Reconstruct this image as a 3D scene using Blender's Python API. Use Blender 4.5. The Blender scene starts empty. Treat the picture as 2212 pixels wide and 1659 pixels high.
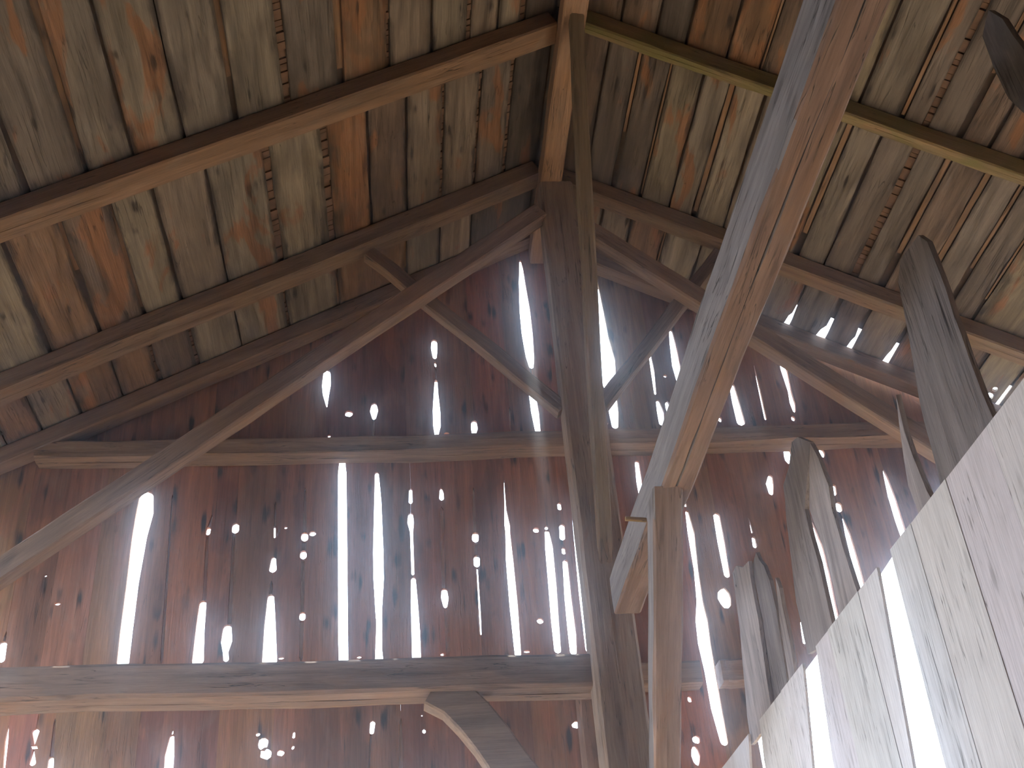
import bpy, math, random
from mathutils import Vector, Matrix, noise
from mathutils.geometry import tessellate_polygon
random.seed(11)
S = bpy.context.scene
COL = S.collection

# ------------------------------------------------------------------ camera (solved from the vertical and depth lines of the barn)
F_PX, CX, CY = 2509.95, 1106.0, 829.5
PITCH, YAW, ROLL = math.radians(33.806), math.radians(6.807), math.radians(-4.746)
_cp, _sp, _c, _s = math.cos(PITCH), math.sin(PITCH), math.cos(YAW), math.sin(YAW)
FW = Vector((_s * _cp, _c * _cp, _sp))
_rt = Vector((_c, -_s, 0)); _up = _rt.cross(FW)
RT = math.cos(ROLL) * _rt + math.sin(ROLL) * _up
UP = -math.sin(ROLL) * _rt + math.cos(ROLL) * _up
cam = bpy.data.cameras.new('camera'); cam_ob = bpy.data.objects.new('camera', cam); COL.objects.link(cam_ob)
cam_ob.matrix_world = Matrix(((RT.x, UP.x, -FW.x, 0), (RT.y, UP.y, -FW.y, 0), (RT.z, UP.z, -FW.z, 0), (0, 0, 0, 1)))
cam.sensor_width = 36.0; cam.lens = F_PX / 2212 * 36.0
cam.clip_start = 0.05; cam.clip_end = 300
S.camera = cam_ob

# ------------------------------------------------------------------ sky, sun, exposure
W = bpy.data.worlds.new('sky'); S.world = W; W.use_nodes = True
bg = W.node_tree.nodes['Background']
bg.inputs[0].default_value = (0.72, 0.83, 1.0, 1); bg.inputs[1].default_value = 11.0
sun = bpy.data.lights.new('sun', 'SUN'); sun_ob = bpy.data.objects.new('sun', sun); COL.objects.link(sun_ob)
sun.energy = 16.0; sun.color = (1.0, 0.93, 0.82); sun.angle = math.radians(0.6)
sun_ob.rotation_euler = Vector((0.10, 0.75, 0.90)).to_track_quat('Z', 'Y').to_euler()
S.view_settings.view_transform = 'Standard'; S.view_settings.look = 'None'
S.view_settings.gamma = 1.0; S.view_settings.use_curve_mapping = False
S.view_settings.exposure = -0.18
try:
    S.cycles.use_denoising = True
    S.cycles.max_bounces = 8; S.cycles.diffuse_bounces = 6
    S.cycles.sample_clamp_indirect = 6.0
except Exception: pass

# ------------------------------------------------------------------ the barn's planes and pixel-to-plane helpers
RIDGE_X, RIDGE_Z, SLOPE = 1.2, 6.989, 0.529     # sheathing underside
COSR = 1 / math.sqrt(1 + SLOPE * SLOPE)
GABLE_Y = 8.0; FLOOR_Z = -1.55
EAVE_L, EAVE_R = -4.0, 6.4
DOOR_Y0, DOOR_Y1, DOOR_Z = 4.6, 7.6, 4.1
def ray(x, y): return (RT * ((x - CX) / F_PX) - UP * ((y - CY) / F_PX) + FW)
def onY(x, y, Y): d = ray(x, y); return d * (Y / d.y)
def onX(x, y, X): d = ray(x, y); return d * (X / d.x)
def roof_z(x): return RIDGE_Z - SLOPE * abs(x - RIDGE_X)
def onroof(x, y, side):
    n = Vector((side * SLOPE, 0, 1)); d = ray(x, y)
    return d * ((RIDGE_Z + side * SLOPE * RIDGE_X) / d.dot(n))
def px_size(p): return p.dot(FW) / F_PX          # metres per pixel at a point

# ------------------------------------------------------------------ materials
def lin(r, g, b): return tuple(((v / 255 / 12.92) if v <= 10 else ((v / 255 + 0.055) / 1.055) ** 2.4) for v in (r, g, b)) + (1,)

def wood(name, patch=(0.30, 0.14, 0.065), patch_amt=0.5, crack=0.6, spot=0.4, rough=0.85, bump=0.35, grain=(0.6, 1.28), spot_r=0.20, fixed=None, edge=0.0, dirt=(0.36, 0.26, 0.55)):
    m = bpy.data.materials.new(name); m.use_nodes = True
    nt = m.node_tree; N = nt.nodes; L = nt.links
    bs = N['Principled BSDF']; bs.inputs['Roughness'].default_value = rough
    bs.inputs['Specular IOR Level'].default_value = 0.25
    tc = N.new('ShaderNodeTexCoord'); oi = N.new('ShaderNodeObjectInfo')
    off = N.new('ShaderNodeVectorMath'); off.operation = 'SCALE'
    off.inputs[0].default_value = (37.1, 19.7, 53.3); L.new(oi.outputs['Random'], off.inputs['Scale'])
    add = N.new('ShaderNodeVectorMath'); add.operation = 'ADD'
    L.new(tc.outputs['Object'], add.inputs[0]); L.new(off.outputs[0], add.inputs[1])
    def noise_n(scale, detail=5, rough_=0.6, dist=0.0):
        mp = N.new('ShaderNodeVectorMath'); mp.operation = 'MULTIPLY'; mp.inputs[1].default_value = scale
        L.new(add.outputs[0], mp.inputs[0])
        n = N.new('ShaderNodeTexNoise'); n.inputs['Scale'].default_value = 1.0
        n.inputs['Detail'].default_value = detail; n.inputs['Roughness'].default_value = rough_; n.inputs['Distortion'].default_value = dist
        L.new(mp.outputs[0], n.inputs['Vector']); return n.outputs['Fac']
    def ramp(src, a, b, va=0.0, vb=1.0):
        r = N.new('ShaderNodeMapRange'); r.inputs['From Min'].default_value = a; r.inputs['From Max'].default_value = b
        r.inputs['To Min'].default_value = va; r.inputs['To Max'].default_value = vb; L.new(src, r.inputs['Value']); return r.outputs[0]
    def math_n(op, a, b=None):
        n = N.new('ShaderNodeMath'); n.operation = op
        for i, v in enumerate((a, b)):
            if v is None: continue
            if isinstance(v, (int, float)): n.inputs[i].default_value = v
            else: L.new(v, n.inputs[i])
        return n.outputs[0]
    def mix(fac, a, b, mode='MIX'):
        n = N.new('ShaderNodeMix'); n.data_type = 'RGBA'; n.blend_type = mode
        for sock, v in ((n.inputs[0], fac), (n.inputs[6], a), (n.inputs[7], b)):
            if isinstance(v, (int, float)): sock.default_value = v
            elif isinstance(v, tuple): sock.default_value = v if len(v) == 4 else v + (1,)
            else: L.new(v, sock)
        return n.outputs[2]
    def attr(nm):
        a = N.new('ShaderNodeAttribute'); a.attribute_type = 'OBJECT'; a.attribute_name = nm; return a.outputs['Fac']
    g1 = noise_n((1.1, 16, 16), 6, 0.62, 0.7)
    g2 = noise_n((5, 120, 120), 3, 0.6)
    bl = noise_n((1.3, 4.5, 4.5), 4, 0.55, 0.5)
    bl2 = noise_n((2.6, 6, 6), 5, 0.6, 0.9)
    ck = noise_n((0.7, 20, 20), 3, 0.5, 1.4)
    ck2 = noise_n((2.0, 2.0, 2.0), 2, 0.5)
    # patches where the grey skin is gone
    pm = math_n('MULTIPLY', ramp(math_n('ADD', bl, math_n('MULTIPLY', attr('stain'), 0.30)), 0.56, 0.60), patch_amt)
    c = mix(pm, fixed or oi.outputs['Color'], patch)
    # grey, lighter weathering streaks
    c = mix(ramp(bl2, 0.52, 0.72, 0, 0.35), c, mix(0.6, c, (0.34, 0.31, 0.27)))
    gv = math_n('MULTIPLY', ramp(g1, 0.28, 0.72, grain[0], grain[1]), ramp(g2, 0.25, 0.75, 0.82, 1.16))
    gc = N.new('ShaderNodeCombineColor')
    for i in range(3): L.new(gv, gc.inputs[i])
    c = mix(1.0, c, gc.outputs[0], 'MULTIPLY')
    # dark water stain
    c = mix(ramp(bl, dirt[0], dirt[1], 0, dirt[2]), c, (0.055, 0.042, 0.036))
    if edge:                                            # darker towards the long board edges, broken up by noise
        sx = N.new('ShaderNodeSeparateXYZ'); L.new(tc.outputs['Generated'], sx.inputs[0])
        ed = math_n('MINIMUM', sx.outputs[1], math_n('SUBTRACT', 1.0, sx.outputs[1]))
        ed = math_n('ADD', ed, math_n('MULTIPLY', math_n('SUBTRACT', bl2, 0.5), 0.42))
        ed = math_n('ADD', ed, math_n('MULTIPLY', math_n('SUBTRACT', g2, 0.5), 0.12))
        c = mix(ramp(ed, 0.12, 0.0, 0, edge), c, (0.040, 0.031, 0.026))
    # moss
    ms = math_n('MULTIPLY', ramp(bl2, 0.42, 0.62), attr('moss'))
    c = mix(ms, c, (0.15, 0.145, 0.04))
    # knots and streaks
    mp = N.new('ShaderNodeVectorMath'); mp.operation = 'MULTIPLY'; mp.inputs[1].default_value = (3.4, 11, 11); L.new(add.outputs[0], mp.inputs[0])
    vo = N.new('ShaderNodeTexVoronoi'); vo.inputs['Scale'].default_value = 1.0; vo.inputs['Randomness'].default_value = 1.0; L.new(mp.outputs[0], vo.inputs['Vector'])
    ww = math_n('ADD', vo.outputs['Distance'], math_n('MULTIPLY', math_n('SUBTRACT', g1, 0.5), 1.1))
    sp = math_n('MULTIPLY', math_n('MULTIPLY', ramp(ww, spot_r, spot_r * 0.35), ramp(ck2, 0.44, 0.52)), spot)
    c = mix(sp, c, (0.030, 0.022, 0.019))
    # drying cracks along the grain
    cr = math_n('MULTIPLY', ramp(math_n('ABSOLUTE', math_n('SUBTRACT', ck, 0.5)), 0.012, 0.002), ramp(ck2, 0.48, 0.58))
    c = mix(math_n('MULTIPLY', cr, crack), c, (0.022, 0.017, 0.014))
    L.new(c, bs.inputs['Base Color'])
    h = math_n('SUBTRACT', math_n('ADD', math_n('MULTIPLY', g1, 1.0), math_n('MULTIPLY', g2, 0.35)), math_n('MULTIPLY', cr, 0.9))
    bp = N.new('ShaderNodeBump'); bp.inputs['Strength'].default_value = bump; bp.inputs['Distance'].default_value = 0.012
    L.new(h, bp.inputs['Height']); L.new(bp.outputs[0], bs.inputs['Normal'])
    return m

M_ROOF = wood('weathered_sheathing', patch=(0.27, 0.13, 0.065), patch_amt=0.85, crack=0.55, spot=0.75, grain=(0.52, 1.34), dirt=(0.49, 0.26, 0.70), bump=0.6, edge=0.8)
M_BEAM = wood('hewn_timber', patch=(0.30, 0.165, 0.09), patch_amt=0.35, crack=0.9, spot=0.3, bump=0.5)
M_FACE = wood('silvered_timber_face', patch=(0.20, 0.175, 0.17), patch_amt=0.3, crack=0.9, spot=0.3, bump=0.5, fixed=(0.25, 0.23, 0.235))
M_GABLE = wood('stained_siding', patch=(0.40, 0.17, 0.085), patch_amt=0.5, crack=0.35, spot=0.95, grain=(0.60, 1.24), spot_r=0.31)
M_GREY = wood('silvered_plank', patch=(0.20, 0.16, 0.15), patch_amt=0.3, crack=1.0, spot=0.3, bump=0.7, grain=(0.55, 1.3))
M_WHITE = wood('whitewashed_board', patch=(0.60, 0.57, 0.56), patch_amt=0.3, crack=0.7, spot=0.25, bump=0.25, grain=(0.90, 1.06), dirt=(0.30, 0.2, 0.3))
def plain(name, col, rough=0.95, scale=3.0, var=0.35):
    m = bpy.data.materials.new(name); m.use_nodes = True; nt = m.node_tree; bs = nt.nodes['Principled BSDF']
    bs.inputs['Roughness'].default_value = rough
    n = nt.nodes.new('ShaderNodeTexNoise'); n.inputs['Scale'].default_value = scale; n.inputs['Detail'].default_value = 8
    tc = nt.nodes.new('ShaderNodeTexCoord'); nt.links.new(tc.outputs['Object'], n.inputs['Vector'])
    r = nt.nodes.new('ShaderNodeValToRGB'); r.color_ramp.elements[0].position = 0.3; r.color_ramp.elements[1].position = 0.7
    r.color_ramp.elements[0].color = tuple(v * (1 - var) for v in col) + (1,); r.color_ramp.elements[1].color = tuple(min(1, v * (1 + var)) for v in col) + (1,)
    nt.links.new(n.outputs['Fac'], r.inputs[0]); nt.links.new(r.outputs[0], bs.inputs['Base Color']); return m
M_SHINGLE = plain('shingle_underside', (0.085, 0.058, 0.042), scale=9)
M_FLOOR = plain('straw_and_dust', (0.36, 0.25, 0.14), scale=2.5)
M_GROUND = plain('pale_dry_yard', (0.20, 0.17, 0.12), scale=0.4)

# ------------------------------------------------------------------ object helpers
def mesh_obj(name, verts, faces, mat, parent=None, mw=None, color=None, smooth=False):
    me = bpy.data.meshes.new(name); me.from_pydata([tuple(v) for v in verts], [], faces); me.materials.append(mat)
    if smooth:
        for p in me.polygons: p.use_smooth = True
    me.update()
    o = bpy.data.objects.new(name, me); COL.objects.link(o)
    if parent: o.parent = parent
    if mw is not None: o.matrix_local = mw
    if color: o.color = tuple(color)[:3] + (1,)
    return o
def tag(o, label, cat, group=None):
    o['label'] = label; o['category'] = cat
    if group: o['group'] = group
    return o
def setting(name, loc=(0, 0, 0)):
    o = bpy.data.objects.new(name, None); COL.objects.link(o); o.location = loc; o.empty_display_size = 0.3
    o['kind'] = 'structure'; return o
def frame(origin, xa, ya):
    xa = xa.normalized(); za = xa.cross(ya).normalized(); ya = za.cross(xa)
    return Matrix(((xa.x, ya.x, za.x, origin.x), (xa.y, ya.y, za.y, origin.y), (xa.z, ya.z, za.z, origin.z), (0, 0, 0, 1)))

def slab(name, outline, thick, mat, parent=None, mw=None, color=None, holes=(), cup=0.0):
    """A board: outline in the local x-y plane (x along the grain), face at z=0, back at z=-thick."""
    polys = [outline] + list(holes)
    flat = [Vector((p[0], p[1], 0)) for poly in polys for p in poly]
    tris = tessellate_polygon([[Vector((p[0], p[1], 0)) for p in poly] for poly in polys])
    n = len(flat)
    vs = [(p.x, p.y, 0) for p in flat] + [(p.x, p.y, -thick) for p in flat]
    fs = []
    for t in tris:
        a, b, c = t
        if (flat[b] - flat[a]).cross(flat[c] - flat[a]).z < 0: a, b, c = a, c, b
        fs.append((a, b, c)); fs.append((c + n, b + n, a + n))
    base = 0
    for poly in polys:
        k = len(poly)
        for i in range(k):
            j = (i + 1) % k
            fs.append((base + i, base + i + n, base + j + n, base + j))
        base += k
    o = mesh_obj(name, vs, fs, mat, parent, mw, color)
    return o

def beam(name, p0, p1, w, h, side, mat=None, color=(0.25, 0.15, 0.09), rough=0.006, chamfer=0.012, seg=None, taper=(1, 1),
         bow=0.0, split=None, parent=None, sag=None, twist=0.0):
    """A hewn timber from p0 to p1 (centre line); side = direction its width w is measured along; h is its depth."""
    p0 = Vector(p0); p1 = Vector(p1); ax = p1 - p0; ln = ax.length
    mw = frame(p0, ax, Vector(side))
    seg = seg or max(6, min(26, int(ln / 0.22)))
    sd = random.uniform(0, 100); vs = []; fs = []
    def prof(hw, hh, cw, cd):
        c = chamfer
        return [(-hw + c, -hh), (-cw, -hh), (0, -hh + cd), (cw, -hh), (hw - c, -hh), (hw, -hh + c), (hw, 0), (hw, hh - c), (hw - c, hh), (-hw + c, hh), (-hw, hh - c), (-hw, 0), (-hw, -hh + c)]
    for i in range(seg + 1):
        t = i / seg; x = ln * t; k = taper[0] + (taper[1] - taper[0]) * t
        dy = rough * 1.6 * noise.noise((sd, t * 4.0, 0)); dz = rough * 1.6 * noise.noise((sd, t * 4.0, 7)) + bow * 4 * t * (1 - t)
        if sag: dz += sag(t)
        cw = cd = 0.0
        if split:
            a, b, wd = split
            if a < t < b:
                q = math.sin(math.pi * (t - a) / (b - a)); cw = wd * q * (0.7 + 0.5 * noise.noise((sd, t * 14, 3))); cd = 0.05 * q
        pr = prof(w / 2 * k, h / 2 * k, max(cw, 0.0004), max(cd, 0.0))
        sy = (0.14 * w * noise.noise((sd, t * 2.2, 31))) if split else 0
        for j, (y, z) in enumerate(pr):
            if split and j in (1, 2, 3): y += sy
            jy = rough * noise.noise((sd + j * 3.1, x * 2.6, 1)); jz = rough * noise.noise((sd + j * 3.1, x * 2.6, 9))
            vs.append((x, y + dy + jy, z + dz + jz))
    m = 13
    for i in range(seg):
        for j in range(m):
            a = i * m + j; b = i * m + (j + 1) % m
            fs.append((a, a + m, b + m, b))
    fs.append(tuple(range(m))); fs.append(tuple(reversed(range(seg * m, seg * m + m))))
    return mesh_obj(name, vs, fs, mat or M_BEAM, parent, mw, color)

# ------------------------------------------------------------------ floor and yard
def quad(name, x0, x1, y0, y1, z, mat):
    o = mesh_obj(name, [(x0, y0, z), (x1, y0, z), (x1, y1, z), (x0, y1, z)], [(0, 1, 2, 3)], mat); o['kind'] = 'structure'; return o
quad('floor', EAVE_L, EAVE_R, -5, GABLE_Y, FLOOR_Z, M_FLOOR)
quad('ground', -70, 70, -60, 80, FLOOR_Z - 0.03, M_GROUND)
# side and rear walls, out of the picture: the wide left doorway is added to let daylight in
def wall_box(name, boxes):
    vs, fs = [], []
    for x0, x1, y0, y1, z0, z1 in boxes:
        k = len(vs)
        vs += [(x, y, z) for z in (z0, z1) for x, y in ((x0, y0), (x1, y0), (x1, y1), (x0, y1))]
        fs += [(k, k + 3, k + 2, k + 1), (k + 4, k + 5, k + 6, k + 7), (k, k + 1, k + 5, k + 4), (k + 1, k + 2, k + 6, k + 5), (k + 2, k + 3, k + 7, k + 6), (k + 3, k, k + 4, k + 7)]
    o = mesh_obj(name, vs, fs, M_GABLE, None, None, (0.23, 0.115, 0.08)); o['kind'] = 'structure'; return o
ZE_L, ZE_R = roof_z(EAVE_L), roof_z(EAVE_R)
wall_box('wall_left', [(EAVE_L - 0.05, EAVE_L, -3.0, DOOR_Y0, FLOOR_Z, ZE_L), (EAVE_L - 0.05, EAVE_L, DOOR_Y1, GABLE_Y, FLOOR_Z, ZE_L), (EAVE_L - 0.05, EAVE_L, DOOR_Y0, DOOR_Y1, DOOR_Z, ZE_L)])
wall_box('wall_outer', [(EAVE_R, EAVE_R + 0.05, -3.0, GABLE_Y, 1.0, ZE_R)])
wall_box('wall_front', [(EAVE_L, EAVE_R, -3.05, -3.0, FLOOR_Z, 7.0)])

# ------------------------------------------------------------------ roof: sheathing boards running along the ridge, shingles above
GREY = [(0.30, 0.255, 0.20), (0.27, 0.23, 0.19), (0.33, 0.285, 0.23), (0.24, 0.20, 0.17), (0.30, 0.24, 0.19), (0.22, 0.18, 0.155)]
ORNG = [(0.26, 0.15, 0.085), (0.23, 0.14, 0.085), (0.27, 0.165, 0.10)]
DARK = [(0.17, 0.135, 0.115), (0.14, 0.115, 0.10)]
PAL = {'g': GREY, 'b': [(0.31, 0.26, 0.195), (0.33, 0.275, 0.20), (0.29, 0.245, 0.185)], 'o': ORNG, 'd': DARK, 'p': [(0.20, 0.145, 0.115), (0.22, 0.155, 0.12)]}
CODES = {(-1, 0): 'dggggoggggggg', (-1, 1): 'dgggpobggbpobb', (-1, 2): 'dggobggpoogo', (1, 0): 'ppdoopbgggpp', (1, 1): 'pddbgggbbgggpggb', (1, 2): 'pbgogbpggpgop'}
STAIN = {(-1, 0): {5: .3, 6: .1, 9: .3}, (-1, 1): {5: .5, 10: .35, 7: .1}, (1, 0): {3: .4, 4: .4}, (1, 1): {3: .1, 8: .1}}
def xs_from(side, pts): return [onroof(x, y, side).x for x, y in pts]

L0 = [1.20, 0.93, 0.757, 0.53, 0.272, -0.027, -0.36, -0.713, -1.035, -1.345, -1.65, -1.922, -2.25, -2.6, -2.95, -3.3, -3.65, -4.0]
L1 = [1.20, 0.897, 0.65, 0.372, 0.10, -0.185, -0.50, -0.89, -1.262, -1.595, -1.852, -2.15, -2.475, -2.8, -3.1, -3.4, -3.7, -4.0]
L2 = [1.20] + sorted(xs_from(-1, [(1019, 479), (950, 506), (875, 527), (729, 635), (618, 669), (516, 716), (420, 760), (335, 790), (253, 820), (169, 881), (88, 922)]), reverse=True) + [-2.95, -3.3, -3.65, -4.0]
R0 = [1.20] + sorted(xs_from(1, [(1347, 20), (1430, 18), (1497, 36), (1583, 80), (1660, 110), (1790, 150), (1900, 120), (1946, 268), (2007, 268), (2076, 300), (2150, 300)])) + [4.25, 4.6, 4.95, 5.3, 5.65, 6.0, 6.4]
R1 = [1.20, 1.597, 1.822, 2.034, 2.25, 2.46, 2.666, 2.87, 3.06] + sorted(xs_from(1, [(1776, 430), (1822, 480), (1890, 520), (1985, 480), (2060, 520), (2125, 545), (2190, 560)])) + [5.35, 5.7, 6.05, 6.4]
R1 = sorted(set(round(v, 3) for v in R1))
R2 = [1.20 + 0.27 * i + random.uniform(-0.04, 0.04) * (i > 0) for i in range(19)] + [6.4]
def tidy(xs, up):
    xs = sorted(xs); out = [xs[0]]
    for v in xs[1:]:
        if v - out[-1] > 0.11: out.append(v)
    return out if up else out[::-1]

def roof_side(side):
    root = setting('ceiling_left' if side < 0 else 'ceiling_right')
    e = EAVE_L if side < 0 else EAVE_R
    # shingle layer above the boards
    def P(x, y, off): return Vector((x, y, RIDGE_Z - SLOPE * side * (x - RIDGE_X))) + Vector((side * SLOPE * COSR, 0, COSR)) * off
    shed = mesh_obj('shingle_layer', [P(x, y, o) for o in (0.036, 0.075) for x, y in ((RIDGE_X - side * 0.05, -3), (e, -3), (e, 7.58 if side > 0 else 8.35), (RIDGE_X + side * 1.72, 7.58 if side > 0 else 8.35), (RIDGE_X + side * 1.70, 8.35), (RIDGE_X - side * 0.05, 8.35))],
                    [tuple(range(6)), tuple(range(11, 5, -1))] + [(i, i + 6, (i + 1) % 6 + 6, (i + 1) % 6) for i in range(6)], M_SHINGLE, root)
    down = Vector((side, 0, -SLOPE)).normalized(); along = Vector((0, 1, 0))
    shv, shf = [], []
    bands = ((tidy(L0, False), -3.0, 5.50), (tidy(L1, False), 5.50, 7.06), (tidy(L2, False), 7.06, 8.3)) if side < 0 else \
            ((tidy(R0, True), -3.0, 5.44), (tidy(R1, True), 5.44, 7.06), (tidy(R2, True), 7.06, 8.3))
    for bi, (xs, y0, y1) in enumerate(bands):
        for i in range(len(xs) - 1):
            a, b = xs[i], xs[i + 1]
            gap = random.choice((0.008, 0.013, 0.02, 0.03, 0.045))
            if bi == 2: gap = random.choice((0.004, 0.01, 0.02))
            s0, s1 = 0.0, abs(b - a) / COSR - gap
            ya, yb = y0 + 0.004, y1 - 0.004
            if bi == 2 and side > 0 and 2.9 < (a + b) / 2 < 4.6: yb = 7.88
            n = 12 if bi == 0 else 7; sd = random.uniform(0, 99)
            up_e = [(ya + (yb - ya) * t / n, s0 + 0.007 * noise.noise((sd, t * 0.6, 0)) + 0.006) for t in range(n + 1)]
            dn_e = [(ya + (yb - ya) * t / n, s1 + 0.018 * noise.noise((sd, t * 0.6, 5)) - 0.004) for t in range(n, -1, -1)]
            if bi == 2 and side > 0 and 2.7 < (a + b) / 2 < 4.6:      # broken corners where daylight shows above the gable rafter
                nk = random.uniform(0.025, 0.06)
                dn_e[0] = (yb, s1 - nk); dn_e[1] = (yb - random.uniform(0.13, 0.17), s1 - nk * 0.6); dn_e[2] = (yb - 0.22, s1 - 0.005)
            org = Vector((a, 0, roof_z(a)))
            # local x along Y, local y down the slope, local z must point into the room (face at z=0)
            xa = along if side > 0 else along
            mw = frame(org, along, down)
            pts = up_e + dn_e
            th = 0.028; rh = []
            if bi == 2 and side > 0:
                if b > 3.0: gap = min(gap, 0.004)
                for hx, hy, hw in ((2136, 857, 17), (2149, 842, 11)):
                    hp = onroof(hx, hy, 1); rr = hw * px_size(hp) / 2
                    if a + 0.03 < hp.x < b - 0.03:
                        rh.append([(hp.y + 1.5 * rr * math.sin(t * math.pi / 5), (hp.x - a) / COSR + rr * math.cos(t * math.pi / 5)) for t in range(10)])
            cds = CODES[(side, bi)]
            code = cds[i] if i < len(cds) else random.choice('gggbpo')
            base = random.choice(PAL[code])
            v = random.uniform(0.85, 1.12)
            flip = mw.to_3x3() @ Vector((0, 0, 1))
            inside = flip.z < 0
            lift = random.uniform(0.0, 0.006)
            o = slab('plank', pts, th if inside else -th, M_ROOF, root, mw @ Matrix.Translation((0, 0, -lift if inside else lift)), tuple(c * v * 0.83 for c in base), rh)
            o['stain'] = STAIN.get((side, bi), {}).get(i, random.uniform(-0.35, 0.08))
            # a narrow strip or the shingles' ends showing through an open joint
            if gap > 0.018 and -2.6 < a < 5.0 and y1 > 5:
                q0 = s1 + 0.002; q1 = s1 + gap - 0.002
                if random.random() < (0.5 if side < 0 else 0.75):
                    yy = max(y0, 3.6); e1 = random.uniform(0.5, 1.0); ov = 0.02 if side < 0 else -0.001
                    st = slab('batten', [(yy, q0 - ov), (yy + (y1 - yy) * e1, q0 - ov), (yy + (y1 - yy) * e1, q1 + ov), (yy, q1 + ov)], 0.006 if inside else -0.006, M_ROOF, root,
                         mw @ Matrix.Translation((0, 0, (-0.029 if inside else 0.029) if side < 0 else (-0.010 if inside else 0.010))), random.choice(ORNG))
                    st['stain'] = -0.3
                else:
                    yy = max(y0, 3.6); zs = -1 if inside else 1
                    while yy < y1 - 0.05:
                        d = random.uniform(0.03, 0.075); k = len(shv)
                        hh = random.uniform(0.014, 0.03)
                        for zz in (hh, 0.036):
                            for (u, vv) in ((yy, q0 - 0.01), (yy + d, q0 - 0.01), (yy + d, q1 + 0.01), (yy, q1 + 0.01)):
                                shv.append(mw @ Vector((u, vv, zs * zz)))
                        shf += [(k, k + 1, k + 2, k + 3), (k, k + 4, k + 5, k + 1), (k + 1, k + 5, k + 6, k + 2), (k + 2, k + 6, k + 7, k + 3), (k + 3, k + 7, k + 4, k)]
                        yy += d + random.uniform(0.004, 0.012)
    if shv:
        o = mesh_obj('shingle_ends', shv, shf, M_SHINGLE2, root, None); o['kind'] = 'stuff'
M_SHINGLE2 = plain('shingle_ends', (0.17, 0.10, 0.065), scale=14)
roof_side(-1); roof_side(1)

# ------------------------------------------------------------------ gable wall: upright boards in three tiers, gaps and knot holes open to the sky
RAIL_Z, TIE_Z = 4.87, 2.93
# every joint: nominal X and the openings along it as (px, py, width in px) runs
UPPER = [(-3.2, []), (-2.9, []), (-2.6, []), (-2.3, []), (-2.03, []), (-1.75, []), (-1.46, []), (-1.17, []), (-0.88, []),
         (-0.577, [[(706, 803, 15), (705, 830, 19), (704, 852, 13), (706, 878, 2)]]),
         (-0.189, [[(808, 874, 12), (808, 886, 18), (808, 903, 8)], [(807, 915, .6), (806, 938, .6)]]),
         (0.07, []),
         (0.319, [[(938, 737, 12), (938, 752, 14), (939, 772, 8)], [(940, 783, 4), (941, 790, 5)], [(941, 800, .5), (942, 818, .5)], [(942, 822, 6), (942, 850, 10), (943, 885, 16), (944, 920, 16), (943, 939, 8)]]),
         (0.617, [[(1024, 912, 12), (1025, 925, 15), (1024, 936, 9)]]),
         (0.87, [[(1101, 885, .5), (1103, 925, .5)]]),
         (1.127, [[(1124, 563, 4), (1126, 578, 8), (1128, 610, 14), (1134, 670, 23), (1139, 720, 24), (1145, 770, 18), (1148, 792, 10)], [(1150, 850, 15), (1156, 890, 17), (1162, 930, 12)]]),
         (1.45, []),
         (1.775, [[(1287, 600, 5), (1294, 660, 16), (1302, 730, 28), (1303, 775, 52), (1303, 806, 56), (1312, 826, 24), (1322, 852, 20), (1326, 890, 21), (1329, 920, 14)]]),
         (2.159, [[(1404, 765, 5), (1410, 800, 8), (1416, 850, 5)], [(1421, 866, 8), (1427, 890, 15), (1430, 914, 12)]]),
         (2.380, [[(1449, 714, 7), (1453, 740, 13), (1461, 790, 18), (1469, 830, 11)]]),
         (2.61, []),
         (2.834, [[(1581, 832, 11), (1590, 870, 16), (1601, 912, 18)]]),
         (3.046, [[(1629, 790, 1.5), (1640, 840, 4), (1654, 905, 5)]]),
         (3.304, [[(1681, 755, 7), (1694, 800, 14), (1706, 845, 8), (1712, 870, 12), (1716, 888, 6)], [(1713, 901, 8), (1714, 906, 8)]]),
         (3.62, []), (3.92, []), (4.2, []), (4.5, []), (4.8, []), (5.1, []), (5.4, [])]
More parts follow.
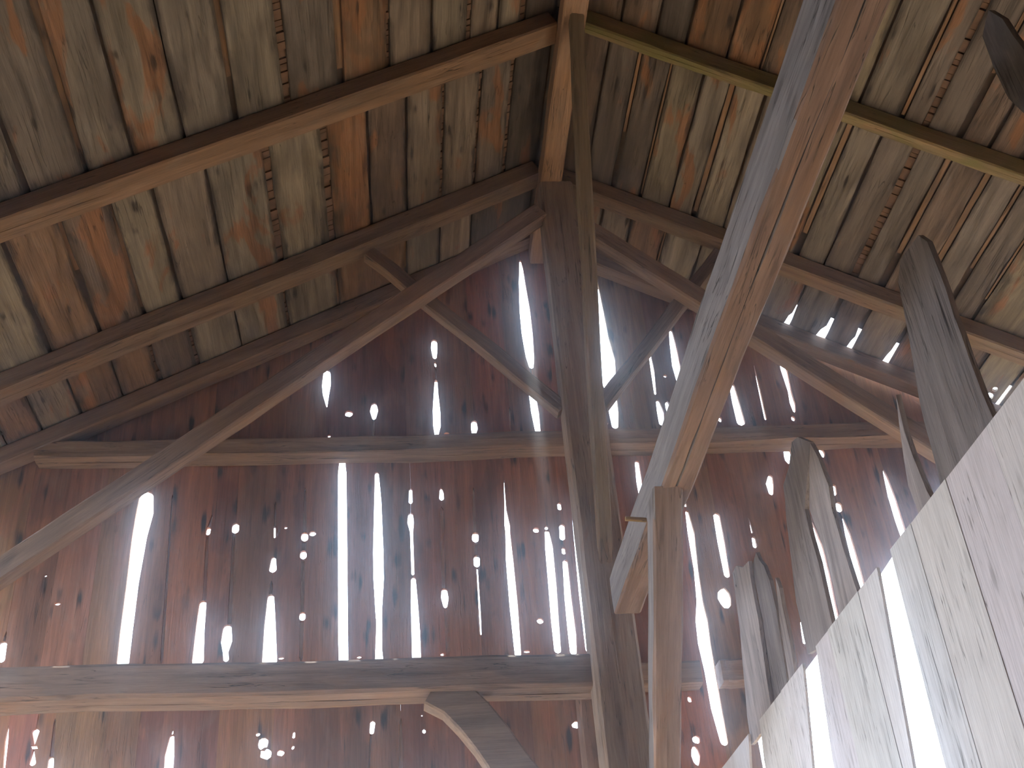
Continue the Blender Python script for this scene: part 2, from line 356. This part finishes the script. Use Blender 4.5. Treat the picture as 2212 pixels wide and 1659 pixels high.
MIDDLE = [(-3.7, []), (-3.4, []), (-3.1, []), (-2.778, [[(6, 1392, 17), (3, 1425, 14)], [(12, 1372, .5), (9, 1385, .8)]]), (-2.5, []), (-2.22, []),
          (-1.933, [[(316, 1072, 30), (312, 1110, 37), (301, 1160, 32), (286, 1260, 26), (273, 1360, 27), (265, 1432, 26)]]),
          (-1.701, [[(372, 1075, .4), (360, 1250, .7), (349, 1425, .9)]]),
          (-1.428, [[(457, 1118, .5), (452, 1138, 1.0)], [(451, 1142, 9), (449, 1152, 9)], [(448, 1160, .8), (441, 1300, 1.0)], [(438, 1303, 15), (432, 1360, 19), (427, 1428, 25)]]),
          (-1.235, [[(509, 1135, 15), (508, 1146, 15)], [(505, 1160, .8), (495, 1350, 1.0)], [(491, 1356, 18), (489, 1385, 24), (487, 1408, 12), (488, 1424, 12)]]),
          (-0.945, [[(595, 1090, .5), (594, 1130, .6)], [(593, 1138, 4), (593, 1160, 4)], [(591, 1206, 10), (589, 1230, 16)], [(586, 1262, .8), (585, 1282, 1)], [(585, 1289, 14), (583, 1350, 24), (582, 1428, 32)]]),
          (-0.713, [[(659, 1060, .6), (658, 1150, 1)], [(658, 1155, 15), (658, 1163, 15)], [(656, 1170, .9), (656, 1190, .9)], [(655, 1194, 14), (655, 1202, 14)], [(654, 1210, 1), (653, 1322, 1)], [(653, 1327, 13), (653, 1335, 13)], [(652, 1345, 1), (650, 1420, 1)]]),
          (-0.425, [[(739, 994, 12), (739, 1020, 18), (740, 1200, 20), (741, 1380, 21), (742, 1430, 20)]]),
          (-0.163, [[(814, 1022, 8), (816, 1080, 15), (817, 1190, 22), (818, 1250, 22), (818, 1320, 14), (819, 1345, 12), (818, 1400, 14), (819, 1428, 18)]]),
          (0.101, [[(887, 1058, 7), (887, 1085, 8)], [(887, 1112, 11), (887, 1128, 14), (889, 1150, 6), (892, 1240, 6)], [(893, 1250, 10), (895, 1300, 15), (898, 1360, 18), (900, 1426, 19)]]),
          (0.328, [[(953, 1056, 5), (954, 1064, 9), (954, 1077, 10)], [(954, 1100, .8), (958, 1270, .9)], [(960, 1276, 13), (961, 1292, 16), (962, 1310, 8)], [(963, 1320, .8), (966, 1405, .8)]]),
          (0.577, [[(1023, 1060, .5), (1026, 1148, .9)], [(1027, 1155, 14), (1027, 1166, 14)], [(1028, 1175, .8), (1029, 1200, 1)], [(1030, 1205, 14), (1030, 1220, 13)], [(1031, 1228, 3), (1037, 1330, 4), (1039, 1370, 3)]]),
          (0.833, [[(1089, 1040, 1), (1092, 1100, 4), (1096, 1135, 12), (1097, 1150, 10), (1101, 1210, 16), (1110, 1310, 18), (1119, 1413, 14)]]),
          (1.137, [[(1181, 1138, 7), (1180, 1142, 7)], [(1182, 1148, 10), (1186, 1180, 17), (1194, 1270, 18), (1199, 1340, 17), (1205, 1405, 15)]]),
          (1.249, [[(1208, 1088, 8), (1209, 1098, 9)], [(1214, 1136, 12), (1215, 1162, 12)], [(1217, 1185, 8), (1218, 1194, 8)], [(1221, 1213, 11), (1227, 1290, 15), (1236, 1370, 18), (1239, 1408, 15)]]),
          (1.354, [[(1229, 1000, .5), (1234, 1060, 1)], [(1236, 1068, 9), (1246, 1160, 13), (1258, 1280, 15), (1272, 1403, 14)]]),
          (1.62, []),
          (1.908, [[(1376, 998, 9), (1381, 1040, 12), (1387, 1076, 11)]]),
          (2.225, [[(1477, 1078, 5), (1481, 1092, 6)], [(1484, 1105, 7), (1493, 1150, 15), (1504, 1230, 10), (1512, 1298, 14), (1516, 1340, 27), (1522, 1390, 28), (1534, 1450, 24), (1548, 1530, 24), (1565, 1603, 17)]]),
          (2.482, [[(1548, 1113, 14), (1558, 1170, 16), (1571, 1242, 13)]]),
          (2.738, [[(1618, 1118, 1.5), (1625, 1150, 4)], [(1628, 1162, 8), (1631, 1180, 9)]]),
          (2.973, [[(1664, 1029, 10), (1663, 1045, 17), (1666, 1065, 10)], [(1733, 1345, 9), (1737, 1368, 11), (1738, 1388, 7)]]),
          (3.22, [[(1740, 1103, 6), (1752, 1140, 18), (1766, 1180, 24), (1781, 1240, 24), (1795, 1300, 20), (1808, 1356, 20), (1830, 1440, 16)]]),
          (3.511, [[(1801, 1050, 10), (1803, 1066, 10)], [(1811, 1090, 15), (1813, 1100, 15)], [(1821, 1118, 3), (1832, 1155, 12), (1848, 1215, 15), (1866, 1283, 15), (1880, 1340, 12)]]),
          (3.952, [[(1908, 1014, 3), (1914, 1032, 9), (1926, 1072, 16), (1942, 1125, 17), (1957, 1170, 15), (1970, 1210, 12)]]),
          (4.25, []), (4.55, []), (4.85, []), (5.15, []), (5.45, []), (5.75, []), (6.05, []), (6.4, [])]
LOWER = [(-3.7, []), (-3.4, []), (-3.1, []), (-2.86, []), (-2.632, [[(18, 1568, 2), (14, 1600, 7), (10, 1640, 6), (6, 1690, 3)]]),
         (-2.449, [[(77, 1580, 15), (74, 1610, 17)], [(73, 1617, 16), (70, 1648, 14)]]),
         (-2.270, [[(118, 1560, .6), (112, 1630, 1.2)], [(110, 1640, 12), (105, 1700, 18)]]),
         (-2.0, []), (-1.78, []), (-1.559, [[(373, 1576, 1), (372, 1584, 5)], [(371, 1592, 10), (366, 1630, 20), (362, 1690, 20)]]),
         (-1.25, []), (-0.88, []), (-0.60, [[(635, 1582, 5), (634, 1592, 6)], [(633, 1612, 6), (632, 1616, 6)]]), (-0.40, []),
         (-0.212, [[(805, 1561, 11), (803, 1582, 9)], [(801, 1590, .5), (795, 1690, .5)]]),
         (-0.017, [[(866, 1560, .6), (865, 1660, 1.2)]]), (0.145, [[(916, 1577, 7), (916, 1581, 7)]]),
         (0.42, []), (0.66, []), (0.9, []), (1.12, []), (1.40, [])]
UP_HOLES = [(753, 893, 18, 16), (937, 679, 13, 13), (965, 936, 12, 6), (1302, 914, 24, 14), (1437, 812, 8, 8), (1443, 880, 11, 34),
            (1555, 905, 9, 15), (1875, 873, 11, 10), (711, 941, 8, 7), (1120, 822, 30, 9), (2136, 856, 20, 22), (2147, 842, 12, 9)]
MID_HOLES = [(675, 1152, 15, 12), (1158, 1145, 14, 13), (1167, 1341, 14, 13), (617, 1139, 7, 7), (124, 1304, 14, 7), (98, 1243, 7, 6),
             (1708, 984, 18, 40), (1776, 978, 12, 22), (1570, 1292, 28, 54), (1971, 1142, 32, 38), (2041, 1056, 8, 10), (1490, 1510, 10, 14), (1504, 1597, 18, 18), (1503, 1632, 18, 44), (607, 1421, 14, 6), (776, 1419, 12, 6), (957, 1413, 12, 7), (1138, 1407, 16, 6)]
LOW_HOLES = [(557, 1586, 10, 9), (568, 1606, 24, 30), (583, 1627, 26, 26), (606, 1626, 16, 14), (1247, 1565, 24, 17), (915, 1545, 5, 4)]
SIDING = [(0.34, 0.152, 0.078), (0.31, 0.142, 0.075), (0.38, 0.168, 0.08), (0.27, 0.125, 0.075), (0.35, 0.172, 0.088), (0.245, 0.107, 0.062)]

GLOW_STRIPS = []                                             # pale strips standing in for dim daylight in the faint joints
def joint_fn(nominal, runs):
    pts = []; spans = []                                # (z, xc, half width)
    todo = []
    for run in runs:
        rr = []; faint = max(w for _, _, w in run) < 1.6
        for (x, y, w) in run:
            p = onY(x, y, GABLE_Y); rr.append((p.z, p.x, max((8.5 * w if faint else w) * px_size(p) / 2, 0.0002)))
        rr.sort()
        if faint: todo.append(rr); continue
        a, b = rr[0], rr[-1]
        ea, eb = max(a[2] * 0.9, 0.002), max(b[2] * 0.9, 0.002)
        spans.append((a[0] - ea, b[0] + eb))
        pts += [(a[0] - ea, a[1], 0.0002), (a[0] - ea * 0.6, a[1], a[2] * 0.72)] + rr + [(b[0] + eb * 0.6, b[1], b[2] * 0.72), (b[0] + eb, b[1], 0.0002)]
    for rr in todo:
        a, b = rr[0], rr[-1]; z0, z1 = a[0], b[0]; mid = (z0 + z1) / 2; up = dn = False
        for lo, hi in spans:
            if (lo + hi) / 2 > mid and lo - 0.05 < z1: z1 = lo - 0.003; up = True
            if (lo + hi) / 2 < mid and hi + 0.05 > z0: z0 = hi + 0.003; dn = True
        if z1 - z0 < 0.03: continue
        def lerp(z):
            t = (z - a[0]) / (b[0] - a[0]); return (z, a[1] + (b[1] - a[1]) * t, a[2] + (b[2] - a[2]) * min(max(t, 0), 1))
        p0, p1 = lerp(z0), lerp(z1)
        GLOW_STRIPS.append((z0 - (0.0 if dn else 0.03), p0[1], z1 + (0.014 if up else 0.09), p1[1]))
        if not dn: pts.append((z0 - 0.03, p0[1], 0.0002))
        pts += [p0, p1]
        if not up: pts.append((z1 + 0.03, p1[1], 0.0002))
    pts.sort()
    out = []
    for p in pts:
        if not out or p[0] - out[-1][0] > 1e-4: out.append(p)
    return out
def edge_pts(j, z0, z1, s):
    nominal, pts = j
    if not pts:
        return [(nominal, z0), (nominal, z1)]
    out = []
    def at(z):
        if z <= pts[0][0]: return pts[0][1], 0.0002
        if z >= pts[-1][0]: return pts[-1][1], 0.0002
        for a, b in zip(pts, pts[1:]):
            if a[0] <= z <= b[0]:
                t = (z - a[0]) / max(b[0] - a[0], 1e-6); return a[1] + (b[1] - a[1]) * t, a[2] + (b[2] - a[2]) * t
    x, h = at(z0); out.append((x + s * h, z0))
    for z, xc, h in pts:
        if z0 + 0.004 < z < z1 - 0.004: out.append((xc + s * h, z))
    x, h = at(z1); out.append((x + s * h, z1))
    return out
def low_cut(x, m=0.07):                                         # siding cut on a slope, unseen behind the partition, so its slits show sky
    return FLOOR_Z if x < 2.42 else 0.99 * x - m
back = setting('wall_back', (0, 0, 0))
def tier(joints, z0, z1, holes, tier_name):
    js = [(n, joint_fn(n, r)) for n, r in joints]
    hp = []
    for (x, y, w, h) in holes:
        p = onY(x, y, GABLE_Y); k = px_size(p) / 2; hp.append((p.x, p.z, w * k, h * k))
    for a, b in zip(js, js[1:]):
        xm = (a[0] + b[0]) / 2
        zb = z0 if z0 is not None else TIE_Z
        if tier_name == 'mid' and xm > 1.5: zb = low_cut(xm)
        if tier_name == 'low': zb = 1.85 if -3.0 < xm < 1.1 else FLOOR_Z      # wide unseen doorway, added under the picture to let daylight in
        za = z1
        if tier_name == 'up':
            la, lb = roof_z(a[0]) + 0.01, roof_z(b[0]) + 0.01
            if max(la, lb) < RAIL_Z + 0.06: continue
            la = max(la, RAIL_Z + 0.01); lb = max(lb, RAIL_Z + 0.01)
        else:
            la, lb = min(z1, roof_z(a[0]) + 0.01), min(z1, roof_z(b[0]) + 0.01)
            if min(la, lb) < zb + 0.1: continue
        rake = tier_name == 'mid' and xm > 2.42
        le = edge_pts(a, low_cut(a[0]) if rake and a[0] > 2.42 else zb, la, 1); re_ = edge_pts(b, low_cut(b[0]) if rake else zb, lb, -1)
        top = []
        if a[0] < RIDGE_X < b[0] and tier_name == 'up': top = [(RIDGE_X, RIDGE_Z + 0.01)]
        loop = le + top + re_[::-1]
        xo = (le[0][0] + re_[0][0]) / 2; zo = (zb + max(la, lb)) / 2
        # local x = world Z (grain), local y = world X; local z then points to the camera (-Y)
        mw = Matrix(((0, 1, 0, xo), (0, 0, -1, GABLE_Y + random.uniform(0, 0.004)), (1, 0, 0, zo), (0, 0, 0, 1)))
        mw = Matrix(((0, 1, 0, xo), (0, 0, 1, mw[1][3]), (1, 0, 0, zo), (0, 0, 0, 1)))
        lo = [(z - zo, x - xo) for x, z in loop]
        hs = []
        for (hx, hz, hw, hh) in hp:
            if le[0][0] - 0.2 < hx < re_[0][0] + 0.2 and zb + hh < hz < max(la, lb):
                xl = max(x for x, z in le if abs(z - hz) < 9) if len(le) == 2 else interp(le, hz); xr = interp(re_, hz)
                xl = interp(le, hz)
                if hx > xl and hx < xr:
                    c = min(max(hx, xl + hw + 0.004), xr - hw - 0.004)
                    if xl + hw + 0.003 <= c <= xr - hw - 0.003:
                        hs.append([(hz - zo + hh * math.sin(t * math.pi / 5) * random.uniform(.85, 1.1), c - xo + hw * math.cos(t * math.pi / 5) * random.uniform(.85, 1.1)) for t in range(10)])
        o = slab('plank', lo, -0.026, M_GABLE, back, mw, tuple(c * random.uniform(0.88, 1.1) for c in random.choice(SIDING)), hs)
        o['stain'] = random.uniform(-0.3, 0.35)
def interp(e, z):
    for (xa, za), (xb, zb) in zip(e, e[1:]):
        if min(za, zb) <= z <= max(za, zb) and abs(zb - za) > 1e-6: return xa + (xb - xa) * (z - za) / (zb - za)
    return e[-1][0] if z > e[-1][1] else e[0][0]
tier(UPPER, RAIL_Z, None, UP_HOLES, 'up')
tier(MIDDLE, TIE_Z, RAIL_Z, MID_HOLES, 'mid')
tier(LOWER, FLOOR_Z, TIE_Z, LOW_HOLES, 'low')
for z0, x0, z1, x1 in GLOW_STRIPS:
    xm, zm = (x0 + x1) / 2, (z0 + z1) / 2
    mw = Matrix(((0, 1, 0, xm), (0, 0, 1, GABLE_Y + 0.0305), (1, 0, 0, zm), (0, 0, 0, 1)))
    st = slab('batten', [(z0 - zm, x0 - xm - 0.028), (z0 - zm, x0 - xm + 0.028), (z1 - zm, x1 - xm + 0.028), (z1 - zm, x1 - xm - 0.028)], -0.015, M_WHITE, back, mw, (0.80, 0.66, 0.55))  # pale colour imitates daylight seen through a faint joint
    st['stain'] = -0.3

# ------------------------------------------------------------------ roof frame
BROWN = (0.27, 0.165, 0.10)
def rafter(side, yf, t, h, x0, x1, label, group, color, moss=0.0, **kw):
    a = Vector((x0, yf + t / 2, roof_z(x0))); b = Vector((x1, yf + t / 2, roof_z(x1)))
    dn = Vector((side * SLOPE, 0, 1)).normalized() * (h / 2 + 0.003)
    o = beam('rafter', a - dn, b - dn, t, h, (0, 1, 0) if side > 0 else (0, -1, 0), color=color, **kw)
    o['moss'] = moss
    return tag(o, label, 'rafter', group)
G = 'rafters under the roof boards'
rafter(-1, 5.45, 0.20, 0.145, 1.13, EAVE_L, 'orange-brown rafter crossing the upper left roof, with long drying splits', G, (0.24, 0.15, 0.095))
rafter(1, 5.37, 0.09, 0.155, 1.30, EAVE_R, 'moss-stained rafter crossing the upper right roof behind the long beam', G, (0.24, 0.18, 0.10), moss=0.75, rough=0.010)
rafter(-1, 6.97, 0.17, 0.165, 1.15, EAVE_L, 'brown rafter running into the left side of the king post top', G, (0.25, 0.165, 0.11))
rafter(1, 6.97, 0.15, 0.15, 1.38, EAVE_R, 'brown rafter running down right from the king post top', G, (0.25, 0.17, 0.115), moss=0.15)
rafter(-1, 7.80, 0.15, 0.15, 1.18, EAVE_L, 'rafter lying against the left half of the gable boards', G, (0.25, 0.16, 0.105))
rafter(1, 7.80, 0.15, 0.14, 1.24, EAVE_R, 'rafter lying against the right half of the gable, daylight chips above', G, (0.23, 0.155, 0.105))

tag(beam('ridge_beam', (1.285, 2.2, 6.76), (1.285, 7.95, 6.755), 0.17, 0.20, (1, 0, 0), color=(0.30, 0.185, 0.12), rough=0.008), 'pale brown ridge beam running away under the roof peak', 'beam')
kp = tag(beam('king_post', (1.355, 7.02, FLOOR_Z), (1.325, 7.02, 6.655), 0.30, 0.25, (1, 0, 0), color=(0.34, 0.26, 0.205), rough=0.010, chamfer=0.02, taper=(1.08, 0.92)), 'tall grey-brown king post standing in the middle under the ridge', 'post')
tag(beam('ridge_brace', (1.345, 6.98, 3.16), (1.297, 5.22, 6.82), 0.098, 0.11, (1, 0, 0), color=(0.22, 0.17, 0.12), rough=0.008), 'long dark brace leaning from the king post up to the ridge', 'brace')
G = 'long diagonal braces either side of the king post'
tag(beam('brace', (-3.35, 6.95, 2.62), (1.17, 6.95, 6.335), 0.13, 0.15, (0, -1, 0), color=(0.28, 0.19, 0.14), rough=0.006), 'long straight diagonal brace rising from the lower left to the king post', 'brace', G)
tag(beam('brace', (5.2, 6.95, 2.86), (1.49, 6.95, 6.19), 0.13, 0.15, (0, 1, 0), color=(0.26, 0.18, 0.13), rough=0.006), 'long diagonal brace falling from the king post behind the right long beam', 'brace', G)
G = 'short struts crossing the braces'
tag(beam('strut', (-0.20, 7.07, 6.02), (1.20, 7.07, 4.52), 0.10, 0.115, (0, -1, 0), color=(0.25, 0.17, 0.12)), 'short strut from the left rafter down to the king post', 'strut', G)
tag(beam('strut', (2.62, 7.07, 6.00), (1.48, 7.07, 4.55), 0.10, 0.115, (0, 1, 0), color=(0.22, 0.16, 0.125)), 'short strut from the right rafter down to the king post', 'strut', G)
tag(beam('gable_rail', (-2.74, 7.90, 4.745), (4.6, 7.90, 4.765), 0.19, 0.145, (0, 1, 0), color=(0.27, 0.18, 0.12), rough=0.014, bow=-0.015), 'crooked rail nailed level across the gable boards at mid height', 'rail')
tag(beam('tie_beam', (-3.9, 7.14, 2.63), (1.21, 7.14, 2.55), 0.28, 0.215, (0, 1, 0), color=(0.25, 0.17, 0.13), rough=0.010, chamfer=0.02), 'heavy tie beam crossing low on the left into the king post', 'beam')
loft = tag(beam('loft_beam', (1.385, 1.0, 2.875), (1.38, 6.62, 2.875), 0.165, 0.25, (-1, 0, 0), color=(0.245, 0.158, 0.12), rough=0.007, chamfer=0.012, split=(0.10, 0.97, 0.006)), 'big hewn beam overhead running from upper right to the king post, split along its underside', 'beam')
lk = beam('knee_brace', (1.515, 6.95, 1.62), (1.338, 5.02, 2.84), 0.158, 0.15, (1, 0, 0), color=(0.27, 0.19, 0.155))
_d = Vector((1.338 - 1.515, 5.02 - 6.95, 2.84 - 1.62)).normalized()
for v in lk.data.vertices:                              # top end sawn flush with the underside of the loft beam
    wz = (lk.matrix_basis @ v.co).z
    if wz > 2.752: v.co.x -= (wz - 2.752) / _d.z
tag(lk, 'straight knee brace under the big loft beam, right of the king post', 'brace')
# curved knee brace under the tie beam
def curved(name, pts, w, t, mat, color):
    vs, fs = [], []
    n = len(pts)
    for i, (x, z) in enumerate(pts):
        a = pts[max(i - 1, 0)]; b = pts[min(i + 1, n - 1)]; d = Vector((b[0] - a[0], b[1] - a[1])).normalized(); nn = Vector((-d.y, d.x)) * w / 2
        c = 0.012
        prof = [(-w / 2 + c, -t / 2), (w / 2 - c, -t / 2), (w / 2, -t / 2 + c), (w / 2, t / 2 - c), (w / 2 - c, t / 2), (-w / 2 + c, t / 2), (-w / 2, t / 2 - c), (-w / 2, -t / 2 + c)]
        for u, v in prof:
            q = nn.normalized() * (u + 0.006 * noise.noise((i * .9, u * 9, v * 9))); vs.append((x + q.x, 7.12 + v, z + q.y))
    for i in range(n - 1):
        for j in range(8):
            fs.append((i * 8 + j, i * 8 + (j + 1) % 8, i * 8 + 8 + (j + 1) % 8, i * 8 + 8 + j))
    fs.append(tuple(range(8))[::-1]); fs.append(tuple(range((n - 1) * 8, n * 8)))
    return mesh_obj(name, vs, fs, mat, None, None, color)
kb = [(0.20, 2.50), (0.33, 2.42), (0.44, 2.30), (0.54, 2.16), (0.65, 1.98), (0.80, 1.78), (0.98, 1.58), (1.20, 1.38)]
tag(curved('knee_brace', kb, 0.25, 0.15, M_BEAM, (0.26, 0.185, 0.14)), 'curved knee brace under the tie beam, bowed plank shape', 'brace')
tag(beam('gable_stud', (1.29, 7.90, FLOOR_Z), (1.275, 7.90, 2.92), 0.12, 0.18, (1, 0, 0), color=(0.25, 0.15, 0.10)), 'upright stud against the gable beside the king post foot', 'stud')
g0 = onY(1440, 1465, 7.9); g1 = onY(1600, 1470, 7.9)
tag(beam('gable_girt', (1.50, 7.91, 2.80), (onY(1512, 1465, 7.9).x, 7.91, 2.80), 0.16, 0.17, (0, 1, 0), color=(0.27, 0.18, 0.13)), 'short girt on the gable boards right of the king post, ending at a wide slit', 'rail')
tag(beam('gable_girt', (onY(1556, 1465, 7.9).x, 7.91, 2.80), (g1.x + 0.1, 7.91, 2.80), 0.16, 0.17, (0, 1, 0), color=(0.26, 0.175, 0.13)), 'stub of girt between the wide slit and the pale ragged plank', 'rail')
def silver_sides(o):                                     # the sawn sides have weathered grey, the hewn underside kept its brown
    o.data.materials.append(M_FACE)
    for p in o.data.polygons:
        if abs(p.normal.y) > 0.8: p.material_index = 1
silver_sides(loft); silver_sides(lk)
pg = beam('peg', (1.19, 5.43, 2.79), (1.33, 5.43, 2.775), 0.022, 0.022, (0, 1, 0), color=(0.42, 0.29, 0.13), rough=0.001, chamfer=0.005, parent=loft); pg.matrix_local = loft.matrix_basis.inverted() @ pg.matrix_basis; pg['label'] = 'thin yellowish wooden peg'

# ------------------------------------------------------------------ loft partition on the right: whitewashed boards with open joints, level top
PX_, PTOP = 2.0, 1.985
part = setting('wall_right')
def py(x, y): return onX(x, y, PX_)
edges = []
def at_y(x0, y0, x1, y1):     # two ends of a joint in the picture -> mean Y on the partition
    return (py(x0, y0).y + py(x1, y1).y) / 2
slits = [((1908, 1215), (2004, 1659), 40, 72), ((1747, 1420), (1776, 1659), 36, 48), ((1626, 1568), (1634, 1659), 29, 34)]
sl = []
for (a, b, w0, w1) in slits:
    pa, pb = py(*a), py(*b)
    def wid(x, y, w): return abs(py(x + w / 2, y).y - py(x - w / 2, y).y)
    sl.append((pa.y, pa.z, wid(*a, w0), pb.y, pb.z, wid(*b, w1)))
joints = [-0.8, -0.45, -0.1, 0.25, 0.6, 0.95, 1.3, 1.65, 2.0, 2.24, 2.48] + sorted([at_y(2063, 1107, 2124, 1314), at_y(2001, 1167, 2061, 1556), at_y(1790, 1377, 1816, 1477), at_y(1850, 1260, 1905, 1500), at_y(1690, 1490, 1712, 1640)]) + [at_y(2150, 960, 2212, 1200)]
joints += [7.3, 7.6, 7.85]
js = sorted([(v, None) for v in joints] + [((s[0] + s[3]) / 2, s) for s in sl])
clean = [js[0]]
for j in js[1:]:
    if j[0] - clean[-1][0] < 0.09:
        if j[1] and not clean[-1][1]: clean[-1] = j
        continue
    clean.append(j)
for a, b in zip(clean, clean[1:]):
    zb = FLOOR_Z
    def ends(j, s):
        if j[1] is None: return [(j[0] + s * 0.0004, zb), (j[0] + s * 0.0004, PTOP)]
        y0, z0, w0, y1, z1, w1 = j[1]
        k = (y1 - y0) / (z1 - z0); wk = (w1 - w0) / (z1 - z0)
        return [(y1 + k * (zb - z1) * 0.2 + s * w1 / 2, zb), (y1 + s * w1 / 2, z1), (y0 + s * w0 / 2, z0 - 0.01), (y0 + s * w0 / 2, PTOP)]
    le = ends(a, 1); re_ = ends(b, -1)
    loop = le + re_[::-1]
    yo = (a[0] + b[0]) / 2; zo = 0.2
    mw = Matrix(((0, 0, -1, PX_ + random.uniform(0, 0.010)), (0, 1, 0, yo), (1, 0, 0, zo), (0, 0, 0, 1)))
    o = slab('plank', [(z - zo, y - yo) for y, z in loop], 0.013, M_WHITE, part, mw, tuple(c * random.uniform(0.97, 1.02) for c in (0.70, 0.685, 0.70)))
    o['stain'] = random.uniform(-0.3, 0.2)

# ------------------------------------------------------------------ broken silvered planks standing behind the partition
BX = 2.025
GREYP = [(0.33, 0.285, 0.28), (0.36, 0.315, 0.31), (0.29, 0.255, 0.25), (0.38, 0.335, 0.325)]
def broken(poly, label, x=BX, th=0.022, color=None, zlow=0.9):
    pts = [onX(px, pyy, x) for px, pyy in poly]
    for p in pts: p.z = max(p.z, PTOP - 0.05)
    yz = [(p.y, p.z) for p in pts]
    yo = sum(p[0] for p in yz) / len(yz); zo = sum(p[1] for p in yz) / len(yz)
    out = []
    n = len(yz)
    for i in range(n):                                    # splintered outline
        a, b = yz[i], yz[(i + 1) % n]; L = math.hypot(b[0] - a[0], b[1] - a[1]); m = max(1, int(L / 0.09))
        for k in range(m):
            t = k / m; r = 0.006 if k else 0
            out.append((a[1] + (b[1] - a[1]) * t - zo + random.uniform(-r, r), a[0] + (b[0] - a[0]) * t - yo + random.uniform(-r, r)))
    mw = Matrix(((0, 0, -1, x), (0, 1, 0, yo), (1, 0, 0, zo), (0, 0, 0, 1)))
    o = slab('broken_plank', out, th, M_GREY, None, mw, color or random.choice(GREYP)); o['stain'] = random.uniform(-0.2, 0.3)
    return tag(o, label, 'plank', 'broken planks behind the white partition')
broken([(1945, 560), (1968, 530), (1983, 508), (2003, 522), (2030, 590), (2060, 680), (2092, 770), (2122, 850), (2146, 905), (2200, 1050), (2120, 1150), (2062, 1150), (2037, 1070), (2010, 960), (1985, 860), (1965, 740), (1940, 610)],
       'broad broken grey plank at right, pointed top against the roof boards', BX, color=(0.21, 0.185, 0.185))
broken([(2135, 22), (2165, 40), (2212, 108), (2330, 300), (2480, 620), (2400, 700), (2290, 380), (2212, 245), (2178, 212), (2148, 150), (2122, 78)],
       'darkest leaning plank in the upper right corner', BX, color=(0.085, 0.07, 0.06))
broken([(1935, 852), (1954, 933), (1973, 988), (2002, 1060), (2040, 1150), (2010, 1180), (1984, 1108), (1962, 1050), (1944, 930)], 'thin pointed splinter of grey plank left of the broad one', BX)
broken([(1710, 955), (1723, 944), (1749, 955), (1746, 1000), (1738, 1100), (1752, 1160), (1768, 1215), (1782, 1280), (1798, 1350), (1806, 1375), (1790, 1420), (1768, 1400), (1745, 1413), (1720, 1302), (1703, 1159), (1692, 1048), (1704, 1010)],
       'round-topped grey plank left of the tall blue-edged slit', BX)
broken([(1750, 957), (1767, 988), (1790, 1050), (1797, 1100), (1820, 1180), (1846, 1262), (1868, 1330), (1880, 1380), (1832, 1420), (1818, 1350), (1803, 1280), (1786, 1205), (1770, 1160), (1748, 1100), (1748, 1000)],
       'round-topped grey plank right of the tall blue-edged slit', BX)
broken([(1582, 1238), (1590, 1222), (1604, 1226), (1617, 1212), (1622, 1254), (1638, 1337), (1650, 1420), (1664, 1516), (1675, 1600), (1630, 1650), (1614, 1548), (1598, 1357)],
       'pale grey plank with a ragged flat top, nearest the king post', BX, color=(0.46, 0.41, 0.40))
broken([(1625, 1222), (1633, 1193), (1640, 1210), (1650, 1222), (1662, 1254), (1677, 1318), (1689, 1397), (1700, 1469), (1708, 1560), (1676, 1590), (1666, 1508), (1642, 1318)],
       'frayed grey plank beside the pale ragged one', 2.05)
broken([(1675, 1248), (1683, 1270), (1697, 1341), (1713, 1429), (1722, 1500), (1712, 1530), (1704, 1465), (1686, 1357)], 'narrow sliver of grey plank right of the frayed one', BX)

# ------------------------------------------------------------------ added scattering volume: stands in for lens glow round the bright gaps
def haze(density, g):
    m = bpy.data.materials.new('lens_glow_volume'); m.use_nodes = True; nt = m.node_tree
    nt.nodes.remove(nt.nodes['Principled BSDF'])
    v = nt.nodes.new('ShaderNodeVolumeScatter'); v.inputs['Density'].default_value = density; v.inputs['Anisotropy'].default_value = g
    v.inputs['Color'].default_value = (0.76, 0.85, 1.0, 1)
    nt.links.new(v.outputs[0], nt.nodes['Material Output'].inputs['Volume'])
    x0, x1, y0, y1, zt = EAVE_L + 0.03, EAVE_R - 0.03, -2.9, GABLE_Y + 0.06, FLOOR_Z + 0.02
    vs = []
    for y in (y0, y1):
        vs += [(x0, y, zt), (x1, y, zt), (x1, y, roof_z(x1)), (RIDGE_X, y, RIDGE_Z + 0.01), (x0, y, roof_z(x0))]
    fs = [(0, 1, 2, 3, 4), (9, 8, 7, 6, 5)] + [(i, i + 5, (i + 1) % 5 + 5, (i + 1) % 5) for i in range(5)]
    o = mesh_obj('haze', vs, fs, m); o['kind'] = 'stuff'
    o['label'] = 'thin added haze filling the barn, glowing round the gaps'; o['category'] = 'haze'
    return o
haze(0.023, 0.965)
